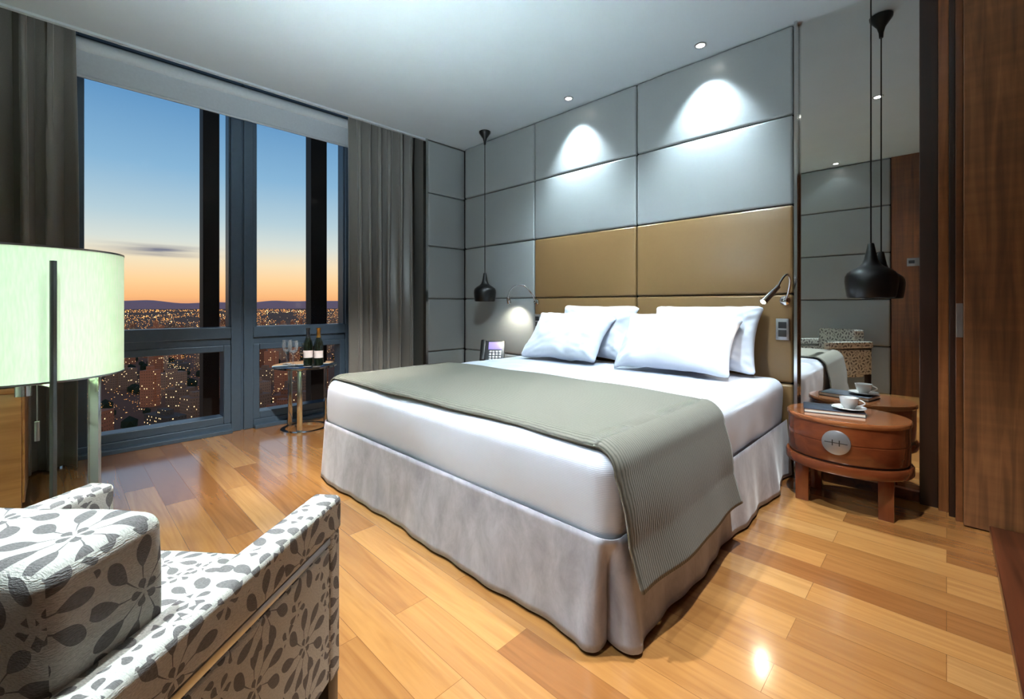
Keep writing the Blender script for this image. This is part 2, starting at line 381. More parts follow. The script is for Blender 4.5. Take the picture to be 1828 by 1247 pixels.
def window(nm,y0,y1,sash):
    g=G(); f=-4.13; b=-4.30
    g.box(b,f,y0-.07,y0,0,3.0,.004); g.box(b,f,y1,y1+.07,0,3.0,.004)
    g.box(b,f,y0,y1,2.76,3.0,.004); g.box(b,f,y0,y1,.755,.845,.006); g.box(b,f-.02,y0,y1,.70,.755,.004)
    g.box(b,f,y0,y1,0,.07,.004); g.box(b,f+.05,y0,y1,0,.03,.003)
    g.box(b+.04,f-.03,y0,y0+.035,.845,2.76,.004); g.box(b+.04,f-.03,y1-.012,y1,.845,2.76,.004)
    g.box(b+.03,f-.01,y0,y0+.05,.07,.70,.005); g.box(b+.03,f-.01,y1-.05,y1,.07,.70,.005)
    g.box(b+.03,f-.01,y0+.05,y1-.05,.65,.70,.005); g.box(b+.03,f-.01,y0+.05,y1-.05,.07,.13,.005)
    o=st(nm,g,'frame')
    g=G(); g.box(-4.262,-4.258,y0,y1,.8,2.8); obj('window_glass',g,'wglass',parent=o,smooth=False)
    g=G(); g.box(-4.262,-4.258,y0+.04,y1-.04,.1,.68); obj('window_glass',g,'wglass',parent=o,smooth=False)
    g=G(); g.lathe([(0,0),(.009,0),(.009,.02),(0,.02)],seg=12,mat=Matrix.Translation((f-.012,(y0+y1)/2-.25*sash,.675))@Matrix.Rotation(math.pi/2,4,'Y')); obj('window_latch',g,'steel',parent=o)
    return o
window('window_1',.10,.99,1); window('window_2',1.15,1.945,0)
st('trim_8',G().box(-4.29,-4.15,1.055,1.085,0,3.0),'frame')
for i,(y0,y1) in enumerate(((.905,1.03),(1.835,2.0))):
    obj('facade_column',G().box(-4.82,-4.68,y0,y1,-8,6,.005),'blackcol',smooth=False,label='black vertical facade column outside the window glass',category='column',group='facade columns')
e=empty('roller_blind',(-4.10,1.03,2.55),'pale grey fabric roller blind rolled up above the windows','blind')
g=G(); g.box(-.004,.004,-.95,.95,.0,.16); g.tube([(0,-.95,.2),(0,.95,.2)],.045,20); obj('blind_fabric',g,'blind',parent=e)
obj('bottom_rail',G().box(-.008,.008,-.95,.95,-.02,.0,.003),'blind',parent=e)
def curtain(y0,y1,x,n,label,seed):
    P=[];nz=30;ny=n*20
    for i in range(ny+1):
        row=[]; u=i/ny
        for j in range(nz+1):
            w=j/nz; z=.015+w*2.95
            k=u*n*2*math.pi+.8*math.sin(u*6+seed)
            amp=.07*(1+.25*math.sin(u*13+seed))*(1-.25*w)
            ph=.7*math.sin(w*2.0+u*7+seed)
            xx=x+amp*math.sin(k+ph)+.012*math.sin(1.7*k+seed+2*w)
            yy=y0+(y1-y0)*u+.026*math.sin(2*k+2*ph)
            row.append((xx,yy,z))
        P.append(row)
    g=G(); g.grid(P)
    o=obj('curtain',g,'curtain',label=label,category='curtain',angle=120)
    m=o.modifiers.new('s','SOLIDIFY'); m.thickness=.003
curtain(YB+.03,.075,-3.95,4,'taupe floor-length curtain drawn aside at the window end',1.2)
curtain(1.93,2.60,-3.95,6,'taupe floor-length curtain gathered beside the padded return wall',4.1)
# ---------------------------------------------------------------- wall panels
rows=[0.0,.545,1.09,1.632,2.175,2.715]
def panel_mesh(w,h):
    g=G(); g.rbox(.003,w-.003,-.045,0,.003,h-.003,.016,n=(6,1,6),fn=lambda c:(c.x,c.y-(.008*math.sin(math.pi*min(1,max(0,c.x/w)))*math.sin(math.pi*min(1,max(0,c.z/h))) if c.y<-.02 else 0),c.z))
    return g
def panels(x0,x1,y,rws,lab,rz=0,mat='grey',group='grey padded wall panels'):
    w=x1-x0
    for i in rws:
        o=obj('wall_panel',panel_mesh(w,rows[i+1]-rows[i]),mat,label=lab,category='wall panel',group=group,angle=60)
        o.location=(x0,y,rows[i]); o.rotation_euler[2]=rz
lab='grey leather padded wall panel with rounded stitched edges'
panels(XC+.05,-2.74,YW,range(5),lab)
panels(-2.74,-1.70,YW,(3,4),lab); panels(-1.70,-.66,YW,(3,4),lab)
for i in range(5):
    o=obj('wall_panel',panel_mesh(.485,rows[i+1]-rows[i]),'grey',label='narrow grey leather padded panel beside the curtain',category='wall panel',group='grey padded wall panels',angle=60)
    o.location=(XC-.034,2.66,rows[i]); o.rotation_euler[2]=math.radians(90)
e=empty('headboard',(-1.70,YW-.002,0),'wide bronze leather padded headboard behind the bed','headboard')
for k in range(2):
    for i in range(0,3):
        o=obj('headboard_panel',panel_mesh(1.04,rows[i+1]-rows[i]),'bronze',parent=e,angle=60); o.location=(-1.04+1.04*k,0,rows[i])
for k in range(3):
    for i in range(5):
        o=obj('wall_panel',panel_mesh(1.04,rows[i+1]-rows[i]),'grey',label=lab,category='wall panel',group='grey padded wall panels',angle=60)
        o.location=(-.46-1.04*k,YB,rows[i]); o.rotation_euler[2]=math.pi
st('trim_10',G().box(-.455,XE,YB,YB+.03,0,H,.002),'wall_wood')
e=empty('thermostat',(-.26,YB+.03,1.46),'small grey wall thermostat plate on wood panelling','thermostat')
obj('plate',G().box(-.06,.06,0,.012,0,.09,.003),'satin',parent=e); obj('display',G().box(-.045,.005,.012,.014,.03,.065,.0005),'plastic',parent=e)
obj('wall_mirror',G().box(-.637,-.101,YW-.012,YW,.056,H-.002),'mirror',smooth=False,label='tall frameless mirror reaching from skirting to ceiling beside the bed',category='mirror')
# ---------------------------------------------------------------- bed
BX0,BX1,BY0,BY1=-2.67,-.70,1.13,3.09; ZT=.585; ZB=.32; R=.07
bed=empty('bed',(-1.685,2.1,0),'double bed with white linen and grey velvet valance','bed')
ox,oy=-1.685,2.1
def mfn(c):
    x,y,z=c; n=noise.noise(Vector((x*2.2,y*2.2,z*3)))*.009+noise.noise(Vector((x*7,y*7,z*5)))*.004
    t=(z-ZB)/(ZT-ZB)
    bul=.004*math.sin(math.pi*t)
    cx=x-ox; cy=y-oy
    dx=(bul+n)*(1 if cx>0 else -1)*(abs(cx)>.9); dy=-(bul+n)*(cy<-.9)
    return (x+dx,y+dy,z+n*(t>.8)+.012*(t>.9)*math.cos(cx*1.5)*math.cos(cy*1.4))
g=G().rbox(BX0,BX1,BY0,BY1,ZB-.05,ZT,R,n=(50,50,8),fn=mfn,mat=None)
g.bm.transform(Matrix.Translation((-ox,-oy,0))); obj('mattress',g,'linen',parent=bed,angle=80)
g=G().box(BX0+.05,BX1-.05,BY0+.05,BY1,.03,ZB+.02,.01); g.bm.transform(Matrix.Translation((-ox,-oy,0))); obj('bed_base',g,'grille',parent=bed)
path=[]
xa,xb,ya,yb=BX0-.004,BX1+.004,BY0-.004,BY1-.01; rc=.045
def seg(p,q,nrm,n):
    for i in range(n):
        t=i/n; path.append((p[0]+(q[0]-p[0])*t,p[1]+(q[1]-p[1])*t,nrm))
seg((xa,yb),(xa,ya+rc),(-1,0),60)
for i in range(8): a=math.pi+i/8*math.pi/2; path.append((xa+rc+rc*math.cos(a),ya+rc+rc*math.sin(a),(math.cos(a),math.sin(a))))
seg((xa+rc,ya),(xb-rc,ya),(0,-1),170)
for i in range(28): a=1.5*math.pi+i/27*math.pi/2; path.append((xb-rc+rc*math.cos(a),ya+rc+rc*math.sin(a),(math.cos(a),math.sin(a))))
seg((xb,ya+rc+.005),(xb,yb),(1,0),170)
P=[];s=0;prev=None
for (x,y,nr) in path:
    if prev: s+=math.hypot(x-prev[0],y-prev[1])
    prev=(x,y); row=[]
    dcn=max(0,math.hypot(x-xb,y-ya)-.0187)
    pleat=math.exp(-(dcn/.014)**2)
    lobe=math.exp(-((dcn-.045)/.03)**2)
    for j in range(15):
        t=j/14; z=.335-(.335-.012)*t
        side=1 if nr[0]>.5 else 0
        wv=(.007*math.sin(s*6+1)+.005*math.sin(s*15+.5)+.003*math.sin(s*37)+.012*side*math.sin(s*13))*t**1.3
        off=.006+.028*t+wv+.016*lobe*t-.09*pleat*min(1,t*1.8)
        row.append((x+nr[0]*off-ox,y+nr[1]*off-oy,z))
    P.append(row)
g=G(); g.grid(P); o=obj('bed_valance',g,'velvet',parent=bed,angle=80); mm=o.modifiers.new('s','SOLIDIFY'); mm.thickness=.003
def runner():
    P=[];ny=64;y0,y1=1.155,2.0
    lay=[]
    for i in range(ny+1):
        y=y0+(y1-y0)*i/ny; dy=max(0,BY0+R-y); drop=R-math.sqrt(max(0,R*R-dy*dy)); row=[];uvr=[];s=0;pp=None
        o_=.014
        pts=[(0,k/8) for k in range(9)]+[(1,k/8) for k in range(9)]+[(2,k/40) for k in range(41)]+[(3,k/8) for k in range(9)]+[(4,k/24) for k in range(1,25)]
        for sec,q in pts:
            if sec==0:
                x=BX0-o_-.018+drop-.03*(1-q); z=.24+(ZT-R-.24)*q
            elif sec==1:
                a=math.pi-q*math.pi/2; x=BX0+R+(R+o_-drop)*math.cos(a); z=ZT-R+(R+o_-drop)*math.sin(a)
            elif sec==2:
                x=BX0+R+(BX1-BX0-2*R)*q; z=ZT+o_-drop+.012*math.cos((x-ox)*1.5)*math.cos((y-oy)*1.4)+.002*math.sin(x*11+y*7)
            elif sec==3:
                a=math.pi/2-q*math.pi/2; x=BX1-R+(R+o_-drop)*math.cos(a); z=ZT-R+(R+o_-drop)*math.sin(a)+.003*(1-q)
            else:
                t=q; zend=.185
                x=BX1+o_-drop*(1-t)+.030*t+.012*math.sin(math.pi*min(1,t*1.6))+.035*t*t+t*(.010*math.sin(y*9+.6)+.003*math.sin(y*19))
                z=ZT-R-(ZT-R-zend)*t
            yy=y+(.03*q if sec==4 else 0)+.006*math.sin(x*4)
            p=Vector((x,yy,z))
            if pp: s+=(p-pp).length
            pp=p; row.append(p); uvr.append((s,y))
        P.append(row); lay.append(uvr)
    me=bpy.data.meshes.new('bed_runner'); nx=len(P[0]); vs=[p-Vector((ox,1.58,ZT)) for r in P for p in r]; fs=[]; uvs=[]
    for i in range(ny):
        for j in range(nx-1):
            fs.append((i*nx+j,i*nx+j+1,(i+1)*nx+j+1,(i+1)*nx+j)); uvs+= [lay[i][j],lay[i][j+1],lay[i+1][j+1],lay[i+1][j]]
    me.from_pydata(vs,[],fs); u=me.uv_layers.new(name='UVMap')
    for k,c in enumerate(uvs): u.data[k].uv=c
    me.materials.append(M['rib']); me.shade_smooth()
    o=bpy.data.objects.new('bed_runner',me); COL.objects.link(o); o.location=(ox,1.58,ZT)
    o['label']='grey-green ribbed bed runner draped across the foot of the bed'; o['category']='blanket'
    m=o.modifiers.new('s','SOLIDIFY'); m.thickness=.009; m.offset=1
runner()
def pillow(c,w,h,T,tilt,rz,label,seed,roll=0):
    P=bmesh.new(); n=44; grids=[]
    for sg in (1,-1):
        g=[]
        for i in range(n+1):
            row=[]
            for j in range(n+1):
                u=-1+2*i/n; v=-1+2*j/n
                u=math.sin(u*math.pi/2)*.5+u*.5; v=math.sin(v*math.pi/2)*.5+v*.5
                th=T*((max(0,1-abs(u)**2.6))**.55)*((max(0,1-abs(v)**2.6))**.55)
                cr=(abs(u)*abs(v))**3
                px=u*w/2*(1-.08*(1-v*v)*abs(u)**3); py=v*h/2*(1-.12*(1-u*u)*abs(v)**3)
                k=max(0,abs(u)+abs(v)-1.9)
                px-=math.copysign(k*.12,u); py-=math.copysign(k*.10,v)
                wr=noise.noise(Vector((px*5+seed,py*6,sg*.7)))*.032+noise.noise(Vector((px*11+seed,py*8,sg)))*.018+abs(noise.noise(Vector((px*9+seed,py*16,sg+3))))*.014
                wr+=.008*math.sin(24*(abs(u)-abs(v))+seed)*cr**.5
                z=sg*(th/2+.002)+wr*min(1,th/(T*.5))
                z+=noise.noise(Vector((u*1.5+seed,v*1.5,9)))*.06*cr
                sag=-.035*max(0,v)*abs(u)**2*h*2
                row.append(P.verts.new((px,py+sag*.5,z)))
            g.append(row)
        for i in range(n):
            for j in range(n):
                f=(g[i][j],g[i+1][j],g[i+1][j+1],g[i][j+1]); P.faces.new(f if sg>0 else f[::-1])
        grids.append(g)
    a,b=grids
    ring=[(i,0) for i in range(n)]+[(n,j) for j in range(n)]+[(i,n) for i in range(n,0,-1)]+[(0,j) for j in range(n,0,-1)]
    for k in range(len(ring)):
        p=ring[k]; q=ring[(k+1)%len(ring)]
        P.faces.new((a[p[0]][p[1]],b[p[0]][p[1]],b[q[0]][q[1]],a[q[0]][q[1]]))
    G_=G(); G_.add(P)
    bmesh.ops.recalc_face_normals(G_.bm,faces=list(G_.bm.faces))
    o=obj('pillow',G_,'white',label=label,category='pillow',group='white bed pillows',angle=100); o.location=c
    o.rotation_euler=(math.radians(tilt),math.radians(roll),math.radians(rz)); return o
pillow((-2.11,2.77,.785),.70,.46,.18,48,2,'white cotton pillow leaning at the front of the far pair',1)
pillow((-1.99,2.965,.82),.70,.46,.14,68,-3,'white cotton pillow standing against the headboard, far pair',5)
pillow((-1.24,2.75,.79),.74,.46,.19,48,3,'white cotton pillow leaning at the front of the near pair',9)
pillow((-1.16,2.965,.82),.72,.46,.14,68,-2,'white cotton pillow standing against the headboard, near pair',14)
# ---------------------------------------------------------------- nightstands
def nightstand(loc,label):
    e=empty('nightstand',loc,label,'nightstand',group='round cherry wood nightstands')
    rx,ry=1.08,.94
    obj('body',G().lathe([(0,.256),(.232,.256),(.236,.262),(.236,.345),(.234,.3465),(.234,.3495),(.236,.351),(.236,.435),(0,.435)],seg=72,sx=rx,sy=ry),'red_wood',parent=e)
    obj('top',G().lathe([(0,.435),(.238,.435),(.242,.440),(.242,.455),(.238,.46),(0,.46)],seg=72,sx=rx,sy=ry),'top_wood',parent=e)
    obj('dark_band',G().lathe([(0,.246),(.226,.246),(.226,.256),(0,.256)],seg=72,sx=rx,sy=ry),'dark_wood',parent=e)
    obj('plinth_shelf',G().lathe([(0,.200),(.244,.200),(.248,.206),(.248,.240),(.244,.246),(0,.246)],seg=72,sx=rx,sy=ry),'red_wood',parent=e)
    for x,y in ((-.17,-.10),(.17,-.10),(-.15,.12),(.15,.12)):
        obj('leg',G().box(x-.03,x+.03,y-.03,y+.03,0,.2,.004),'leg_wood',parent=e)
    a=math.radians(-92); px,py=.236*rx*math.cos(a),.236*ry*math.sin(a)
    mt=Matrix.Translation((px,py-.002,.355))@Matrix.Rotation(math.pi/2,4,'X')
    k=obj('medallion',G().lathe([(0,-.004),(.058,-.004),(.058,.006),(.054,.009),(0,.009)],seg=48,mat=mt),'satin',parent=e,label='round brushed steel drawer pull')
    g=G(); y0,y1=py-.0125,py-.0105
    g.box(px-.046,px+.046,y0,y1,.3535,.3565); g.box(px-.016,px-.012,y0,y1,.341,.369); g.box(px+.012,px+.016,y0,y1,.341,.369)
    obj('medallion_slot',g,'grille',parent=k,smooth=False)
    return e
nightstand((-.375,2.87,0),'oval cherry wood nightstand with round steel pull, beside the mirror')
nightstand((-3.03,2.87,0),'oval cherry wood nightstand in the corner, carrying the telephone')
e=empty('notebook',(-.43,2.87,.46),'dark blue-grey hardcover notebook lying on the nightstand','book',rz=math.radians(12))
obj('cover',G().box(-.13,.13,-.09,.09,0,.003,.001).box(-.13,.13,-.09,.09,.018,.021,.001).box(-.13,-.127,-.09,.09,0,.021,.001),'book',parent=e)
obj('pages',G().box(-.127,.126,-.087,.087,.003,.018),'page',parent=e,smooth=False)
e=empty('coffee_cup',(-.36,2.86,.4815),'white china cup of coffee on a saucer','cup')
obj('saucer',G().lathe([(0,.0),(.035,0),(.04,.004),(.075,.014),(.074,.017),(.04,.008),(0,.006)],seg=40),'china',parent=e)
obj('cup',G().lathe([(0,.008),(.022,.008),(.024,.014),(.036,.03),(.043,.065),(.040,.065),(.033,.03),(0,.016)],seg=40),'china',parent=e)
obj('handle',G().tube([(.04+.024*math.sin(t*math.pi),0,.058-.032*t) for t in [i/10 for i in range(11)]],.0035,8),'china',parent=e)
e=empty('telephone',(-3.02,2.83,.46),'dark desk telephone with lit screen on the nightstand','telephone',rz=math.radians(42))
tl=Matrix.Translation((0,.02,.125))@Matrix.Rotation(math.radians(52),4,'X')
obj('telephone_body',G().box(-.115,.115,-.12,.12,-.02,.015,.008,mat=tl).box(-.08,.08,-.06,.10,0,.05,.01),'plastic',parent=e)
obj('telephone_stand',G().box(-.07,.07,.0,.09,.0,.12,.01),'plastic',parent=e)
obj('screen',G().box(-.035,.09,.02,.10,.015,.019,.001,mat=tl),'screen',parent=e)
g=G()
for i in range(4):
    for j in range(4): g.box(-.03+i*.03,-.008+i*.03,-.10+j*.028,-.08+j*.028,.015,.020,.002,mat=tl)
obj('keypad',g,'steel',parent=e)
obj('handset',G().box(-.108,-.062,-.11,.11,.028,.05,.01,mat=tl).box(-.11,-.06,-.11,-.06,.012,.04,.008,mat=tl).box(-.11,-.06,.06,.11,.012,.04,.008,mat=tl),'black',parent=e)
def pendant(x,y,label):
    e=empty('pendant_lamp',(x,y,1.06),label,'pendant lamp',group='black pendant lamps')
    pr=[(.095,0),(.100,.008),(.106,.05),(.109,.085),(.107,.108),(.098,.126),(.078,.143),(.055,.156),(.038,.172),(.028,.195),(.021,.23),(.014,.272),(.010,.276),(.011,.23),(.03,.16),(.07,.138),(.098,.112),(.102,.085),(.094,.003)]
    obj('lamp_shade',G().lathe(pr+[pr[0]],seg=48,cap=False),'black',parent=e)
    obj('cord',G().cyl((0,0,.26),(0,0,H-1.06-.10),.0032,8),'black',parent=e)
    obj('ceiling_canopy',G().lathe([(0,-.13),(.010,-.13),(.012,-.10),(.020,-.07),(.040,-.04),(.054,-.02),(.056,-.004),(.05,0),(0,0)],c=(0,0,H-1.06),seg=32),'black',parent=e)
    obj('bulb',G().lathe([(0,.03),(.02,.04),(.028,.06),(.02,.09),(0,.12)],seg=20),'page',parent=e)
pendant(-.275,2.89,'black spun metal pendant lamp hanging beside the mirror')
pendant(-3.23,2.93,'black spun metal pendant lamp hanging in the padded corner')
def catmull(P,n=8):
    P=[Vector(p) for p in P]; Q=[P[0]*2-P[1]]+P+[P[-1]*2-P[-2]]; out=[]
    for i in range(1,len(Q)-2):
        for k in range(n):
            t=k/n; a,b,c,d=Q[i-1],Q[i],Q[i+1],Q[i+2]
            out.append(.5*((2*b)+(c-a)*t+(2*a-5*b+4*c-d)*t*t+(3*b-a-3*c+d)*t**3))
    out.append(P[-1]); return out
def reader(base,pts,head0,head1,label,r,en):
    e=empty('reading_lamp',base,label,'reading lamp',group='chrome gooseneck reading lamps')
    rel=lambda p:Vector(p)-Vector(base)
    mt=Matrix.Rotation(math.pi/2,4,'X')
    obj('wall_mount',G().lathe([(0,-.002),(.028,-.002),(.028,.014),(.02,.02),(0,.02)],seg=28,mat=mt),'chrome',parent=e)
    obj('gooseneck',G().tube(catmull([rel(p) for p in pts]),.0065,10),'chrome',parent=e)
    a,b=rel(head0),rel(head1)
    obj('lamp_head',G().tube([a,a+(b-a)*.3,a+(b-a)*.35,b],r*.8,20,r1=r*1.15),'chrome',parent=e)
    d=(b-a).normalized()
    obj('lens',G().cyl(b+d*.0005,b+d*.003,r*.8,16),'lensw',parent=e)
    l=bpy.data.lights.new('reading_beam',type='SPOT'); l.energy=en; l.spot_size=math.radians(120); l.spot_blend=.7; l.color=(1,.9,.72); l.shadow_soft_size=.01
    o=bpy.data.objects.new('reading_beam',l); COL.objects.link(o); o.parent=e; o.location=b+d*.008; o.rotation_euler=d.to_track_quat('-Z','Y').to_euler()
YP=YW-.054
reader((-2.70,YP,1.05),[(-2.70,YP-.01,1.05),(-2.72,3.03,1.14),(-2.77,3.00,1.20),(-2.83,2.96,1.205),(-2.88,2.93,1.16),(-2.90,2.92,1.10)],(-2.90,2.92,1.10),(-2.91,2.945,1.045),'slim chrome gooseneck reading lamp on the headboard edge, lit',.018,13)
reader((-.70,YP,1.05),[(-.70,YP-.01,1.05),(-.675,3.05,1.10),(-.66,3.02,1.17),(-.67,2.985,1.20),(-.69,2.95,1.165),(-.70,2.93,1.13)],(-.70,2.93,1.13),(-.755,2.84,1.04),'chrome gooseneck reading lamp beside the mirror, lit',.017,3)
def plate(x,z,lb):
    e=empty('switch_plate',(x,YP,z),lb,'switch',group='steel switch plates')
    obj('plate',G().box(-.036,.036,-.008,0,-.065,.065,.003),'satin',parent=e)
    obj('socket',G().box(-.022,.022,-.0105,-.008,.006,.045,.001),'plastic',parent=e)
    obj('switch_button',G().box(-.022,.022,-.0105,-.008,-.045,-.004,.001),'grille',parent=e)
plate(-.715,.875,'steel switch and socket plate on the bronze headboard'); plate(-2.69,.875,'steel switch and socket plate on the headboard edge')
def downlight(x,y,energy,size,blend,color,target=None,rad=.02,label='small recessed ceiling spotlight, lit'):
    e=empty('ceiling_spotlight',(x,y,H),label,'ceiling light',group='recessed ceiling spotlights')
    obj('trim_ring',G().lathe([(.026,-.001),(.038,-.001),(.038,-.006),(.026,-.006),(.026,-.001)],seg=28,cap=False),'steel',parent=e)
    obj('lens',G().lathe([(0,-.0015),(.025,-.0015),(.025,-.003),(0,-.003)],seg=24),'lens',parent=e)
    l=bpy.data.lights.new('spot',type='SPOT'); l.energy=energy; l.spot_size=math.radians(size); l.spot_blend=blend; l.color=color; l.shadow_soft_size=rad
    o=bpy.data.objects.new('spot_beam',l); COL.objects.link(o); o.parent=e; o.location=(0,0,-.03)
    t=Vector(target) if target else Vector((x,y,0)); o.rotation_euler=(t-Vector((x,y,H-.03))).to_track_quat('-Z','Y').to_euler()
cool=(.78,.94,1.0); neut=(.90,.97,1.0); warm=(1,.96,.88)
downlight(-2.22,2.94,165,86,1.0,cool,(-2.22,3.10,1.0)); downlight(-1.15,2.94,165,86,1.0,cool,(-1.15,3.10,1.0))
downlight(-.95,-.25,280,100,1.0,cool,(-.95,-.42,1.0))
downlight(-2.30,-.27,80,74,.8,cool,(-2.3,-.45,1.0))
downlight(-1.40,.62,270,74,.7,neut,(-1.45,.88,0),.03)
downlight(-.40,1.60,280,74,.7,neut,(-.42,1.75,0),.03)
downlight(-1.7,.75,480,48,.8,warm,(-3.45,1.35,0),.03)
downlight(-1.25,1.1,250,95,.9,cool,(-1.8,2.4,.6),.025)  # added fill light for the bed, with a made-up ceiling fixture
# added fill spot without a fixture, aimed up to brighten the ceiling
l=bpy.data.lights.new('ceiling_fill_light',type='SPOT'); l.energy=185; l.spot_size=math.radians(165); l.spot_blend=1; l.color=(.78,.94,1.0); l.shadow_soft_size=.02
o=bpy.data.objects.new('ceiling_fill_light',l); COL.objects.link(o); o.location=(-1.6,.7,1.4); o.rotation_euler=(math.pi+math.radians(-25),0,math.radians(25))
# ---------------------------------------------------------------- side table
e=empty('side_table',(-3.82,1.45,0),'round side table with steel legs beside the window','side table')
obj('table_top',G().lathe([(0,.51),(.235,.51),(.245,.516),(.245,.528),(.24,.532),(0,.532)],seg=56),'chrome',parent=e)
for a in (-35,85,205):
    a=math.radians(a); mt=Matrix.Rotation(a,4,'Z')
    obj('leg',G().box(.155,.165,-.02,.02,.012,.51,.002,mat=mt),'chrome',parent=e)
obj('base_ring',G().lathe([(.15,0),(.185,0),(.185,.012),(.15,.012),(.15,0)],seg=48,cap=False),'chrome',parent=e)
r_=Vector((.716,.698,0)); f_=Vector((-.698,.716,0)); tc=Vector((-3.82,1.45,.532))
bp=[(0,0),(.034,0),(.037,.006),(.037,.15),(.032,.185),(.017,.225),(.0135,.24),(.0135,.285),(.016,.288),(.016,.30),(0,.30)]
for k,(off,fo,lab_,neck) in enumerate(((.02,.01,'dark wine bottle with pale label on the round table','plastic'),(.112,.0,'champagne bottle with gold foil neck on the round table','gold'))):
    e=empty('bottle',tc+r_*off+f_*fo,lab_,'bottle')
    obj('glass_body',G().lathe(bp,seg=32),'bottle',parent=e)
    obj('foil',G().lathe([(.0188,.222),(.0148,.242),(.0148,.284),(.0172,.287),(.0172,.3015),(0,.3015)],seg=24,cap=False),neck,parent=e)
    obj('bottle_label',G().lathe([(.0375,.055),(.0377,.055),(.0377,.115),(.0375,.115)],seg=32,cap=False),'label',parent=e)
gp=[(0,0),(.034,0),(.034,.003),(.006,.008),(.005,.085),(.014,.095),(.034,.12),(.040,.155),(.034,.20),(.032,.20),(.0375,.155),(.031,.121),(.0,.10)]
for k,(off,fo) in enumerate(((-.15,.0),(-.07,-.06))):
    obj('wine_glass',G().lathe(gp,seg=28,cap=False),'glass',label='clear stemmed wine glass standing on the round table',category='wine glass',group='wine glasses').location=tc+r_*off+f_*fo
# ---------------------------------------------------------------- floor lamp
LC=Vector((-2.19,-.075,0))
e=empty('floor_lamp',LC,'floor lamp with pale green drum shade and chrome posts, lit','floor lamp')
obj('lamp_shade',G().lathe([(.25,.785),(.252,.785),(.252,1.20),(.25,1.20),(.248,1.20),(.248,.785),(.25,.785)],seg=64,cap=False),'shade',parent=e,label='pale green drum shade')
for z in (1.196,.783):
    obj('shade_rim',G().lathe([(.2485,z),(.2535,z),(.2535,z+.006),(.2485,z+.006),(.2485,z)],seg=64,cap=False),'steel',parent=e)
p1=Vector((-1.925,-.005,0))-LC; p2=Vector((-2.25,.10,0))-LC; p3=Vector((-2.36,-.32,0))-LC
for i,(p,w,top) in enumerate(((p1,.006,1.155),(p2,.020,.79),(p3,.012,.79))):
    mt=Matrix.Translation(p)@Matrix.Rotation(math.radians(44),4,'Z')
    obj('post',G().box(-w,w,-.006,.006,.012,top,.001,mat=mt),'dchrome' if i==0 else 'chrome',parent=e)
g=G()
for p in (p1,p2,p3): g.tube([(0,0,.775),(p.x*.97,p.y*.97,.775)],.006,8)
g.lathe([(0,.72),(.02,.72),(.02,.83),(0,.83)],seg=20); obj('crossbar',g,'chrome',parent=e)
obj('base',G().lathe([(0,0),(.27,0),(.27,.010),(.265,.014),(0,.014)],seg=56),'steel',parent=e)
c0=Vector((-2.02,-.04,0))-LC
obj('pull_cord',G().tube([(c0.x,c0.y,.78),(c0.x,c0.y,.66)],.0015,6).tube([(0,0,.78),(c0.x,c0.y,.78)],.004,8).tube([(c0.x,c0.y,.66),(c0.x,c0.y,.60)],.006,10),'steel',parent=e)
l=bpy.data.lights.new('bulb_light',type='POINT'); l.energy=15; l.color=(.95,1,.85); l.shadow_soft_size=.06
o=bpy.data.objects.new('bulb_light',l); COL.objects.link(o); o.parent=e; o.location=(0,0,1.0)
# ---------------------------------------------------------------- cabinet
e=empty('cabinet',(-3.42,-.27,0),'low honey-coloured wooden cabinet standing next to the curtain','cabinet')
obj('body',G().box(-.22,.22,-.16,.155,.04,.60,.004),'light_wood',parent=e)
obj('top',G().box(-.225,.228,-.165,.162,.60,.625,.003),'light_wood',parent=e)
obj('plinth',G().box(-.2,.2,-.15,.14,0,.04),'dark_wood',parent=e,smooth=False)
obj('door',G().box(-.20,.20,.155,.165,.06,.59,.002),'light_wood',parent=e)
e=empty('alarm_clock',(-3.25,-.2,.625),'small black clock radio on the wooden cabinet','clock',rz=math.radians(60))
obj('clock_body',G().box(-.07,.07,-.04,.04,0,.055,.012),'plastic',parent=e); obj('clock_face',G().box(-.05,.05,-.042,-.040,.012,.042,.001),'black',parent=e)
# ---------------------------------------------------------------- armchair
ac=empty('armchair',(-.976,.015,0),'armchair in grey and white floral fabric with dark wood legs','armchair',rz=math.atan2(.615,.788))
def wob(c):
    n=noise.noise(Vector((c.x*6,c.y*6,c.z*6)))*.005; return (c.x+n,c.y+n,c.z+n)
obj('seat_cushion',G().rbox(-.236,.236,-.09,.32,.33,.465,.03,n=10,fn=lambda c:(c.x,c.y,c.z+(.018*math.cos(c.x*6)*math.cos((c.y-.1)*6) if c.z>.4 else 0))),'floral',parent=ac,uv='box',angle=80)
obj('seat_base',G().rbox(-.236,.236,-.22,.27,.22,.335,.02,n=6),'floral',parent=ac,uv='box',angle=80)
tb=Matrix.Translation((0,-.085,.60))@Matrix.Rotation(math.radians(2),4,'X')@Matrix.Translation((0,.085,-.60))
obj('backrest',G().rbox(-.238,.242,-.215,-.075,.24,.752,.022,n=10,fn=wob,mat=tb),'floral',parent=ac,uv='box',angle=80)
for sx in (-1,1):
    x=sx*.268
    obj('armrest',G().rbox(x-.031,x+.031,-.27,.287,.550,.622,.012,n=8),'floral',parent=ac,uv='box',angle=80)
    obj('arm_post',G().rbox(x-.028,x+.028,.245,.285,.25,.556,.010,n=8),'floral',parent=ac,uv='box',angle=80)
    obj('side_panel',G().rbox(x-.028,x+.028,-.25,.243,.26,.534,.008,n=8),'floral',parent=ac,uv='box',angle=80)
    obj('steel_rail',G().box(x-.026,x+.026,-.25,.246,.535,.549,.001),'steel',parent=ac)
    for y in (-.23,.262): obj('leg',G().box(x-.024,x+.024,y-.02,y+.02,0,.262,.003),'dark_wood',parent=ac)
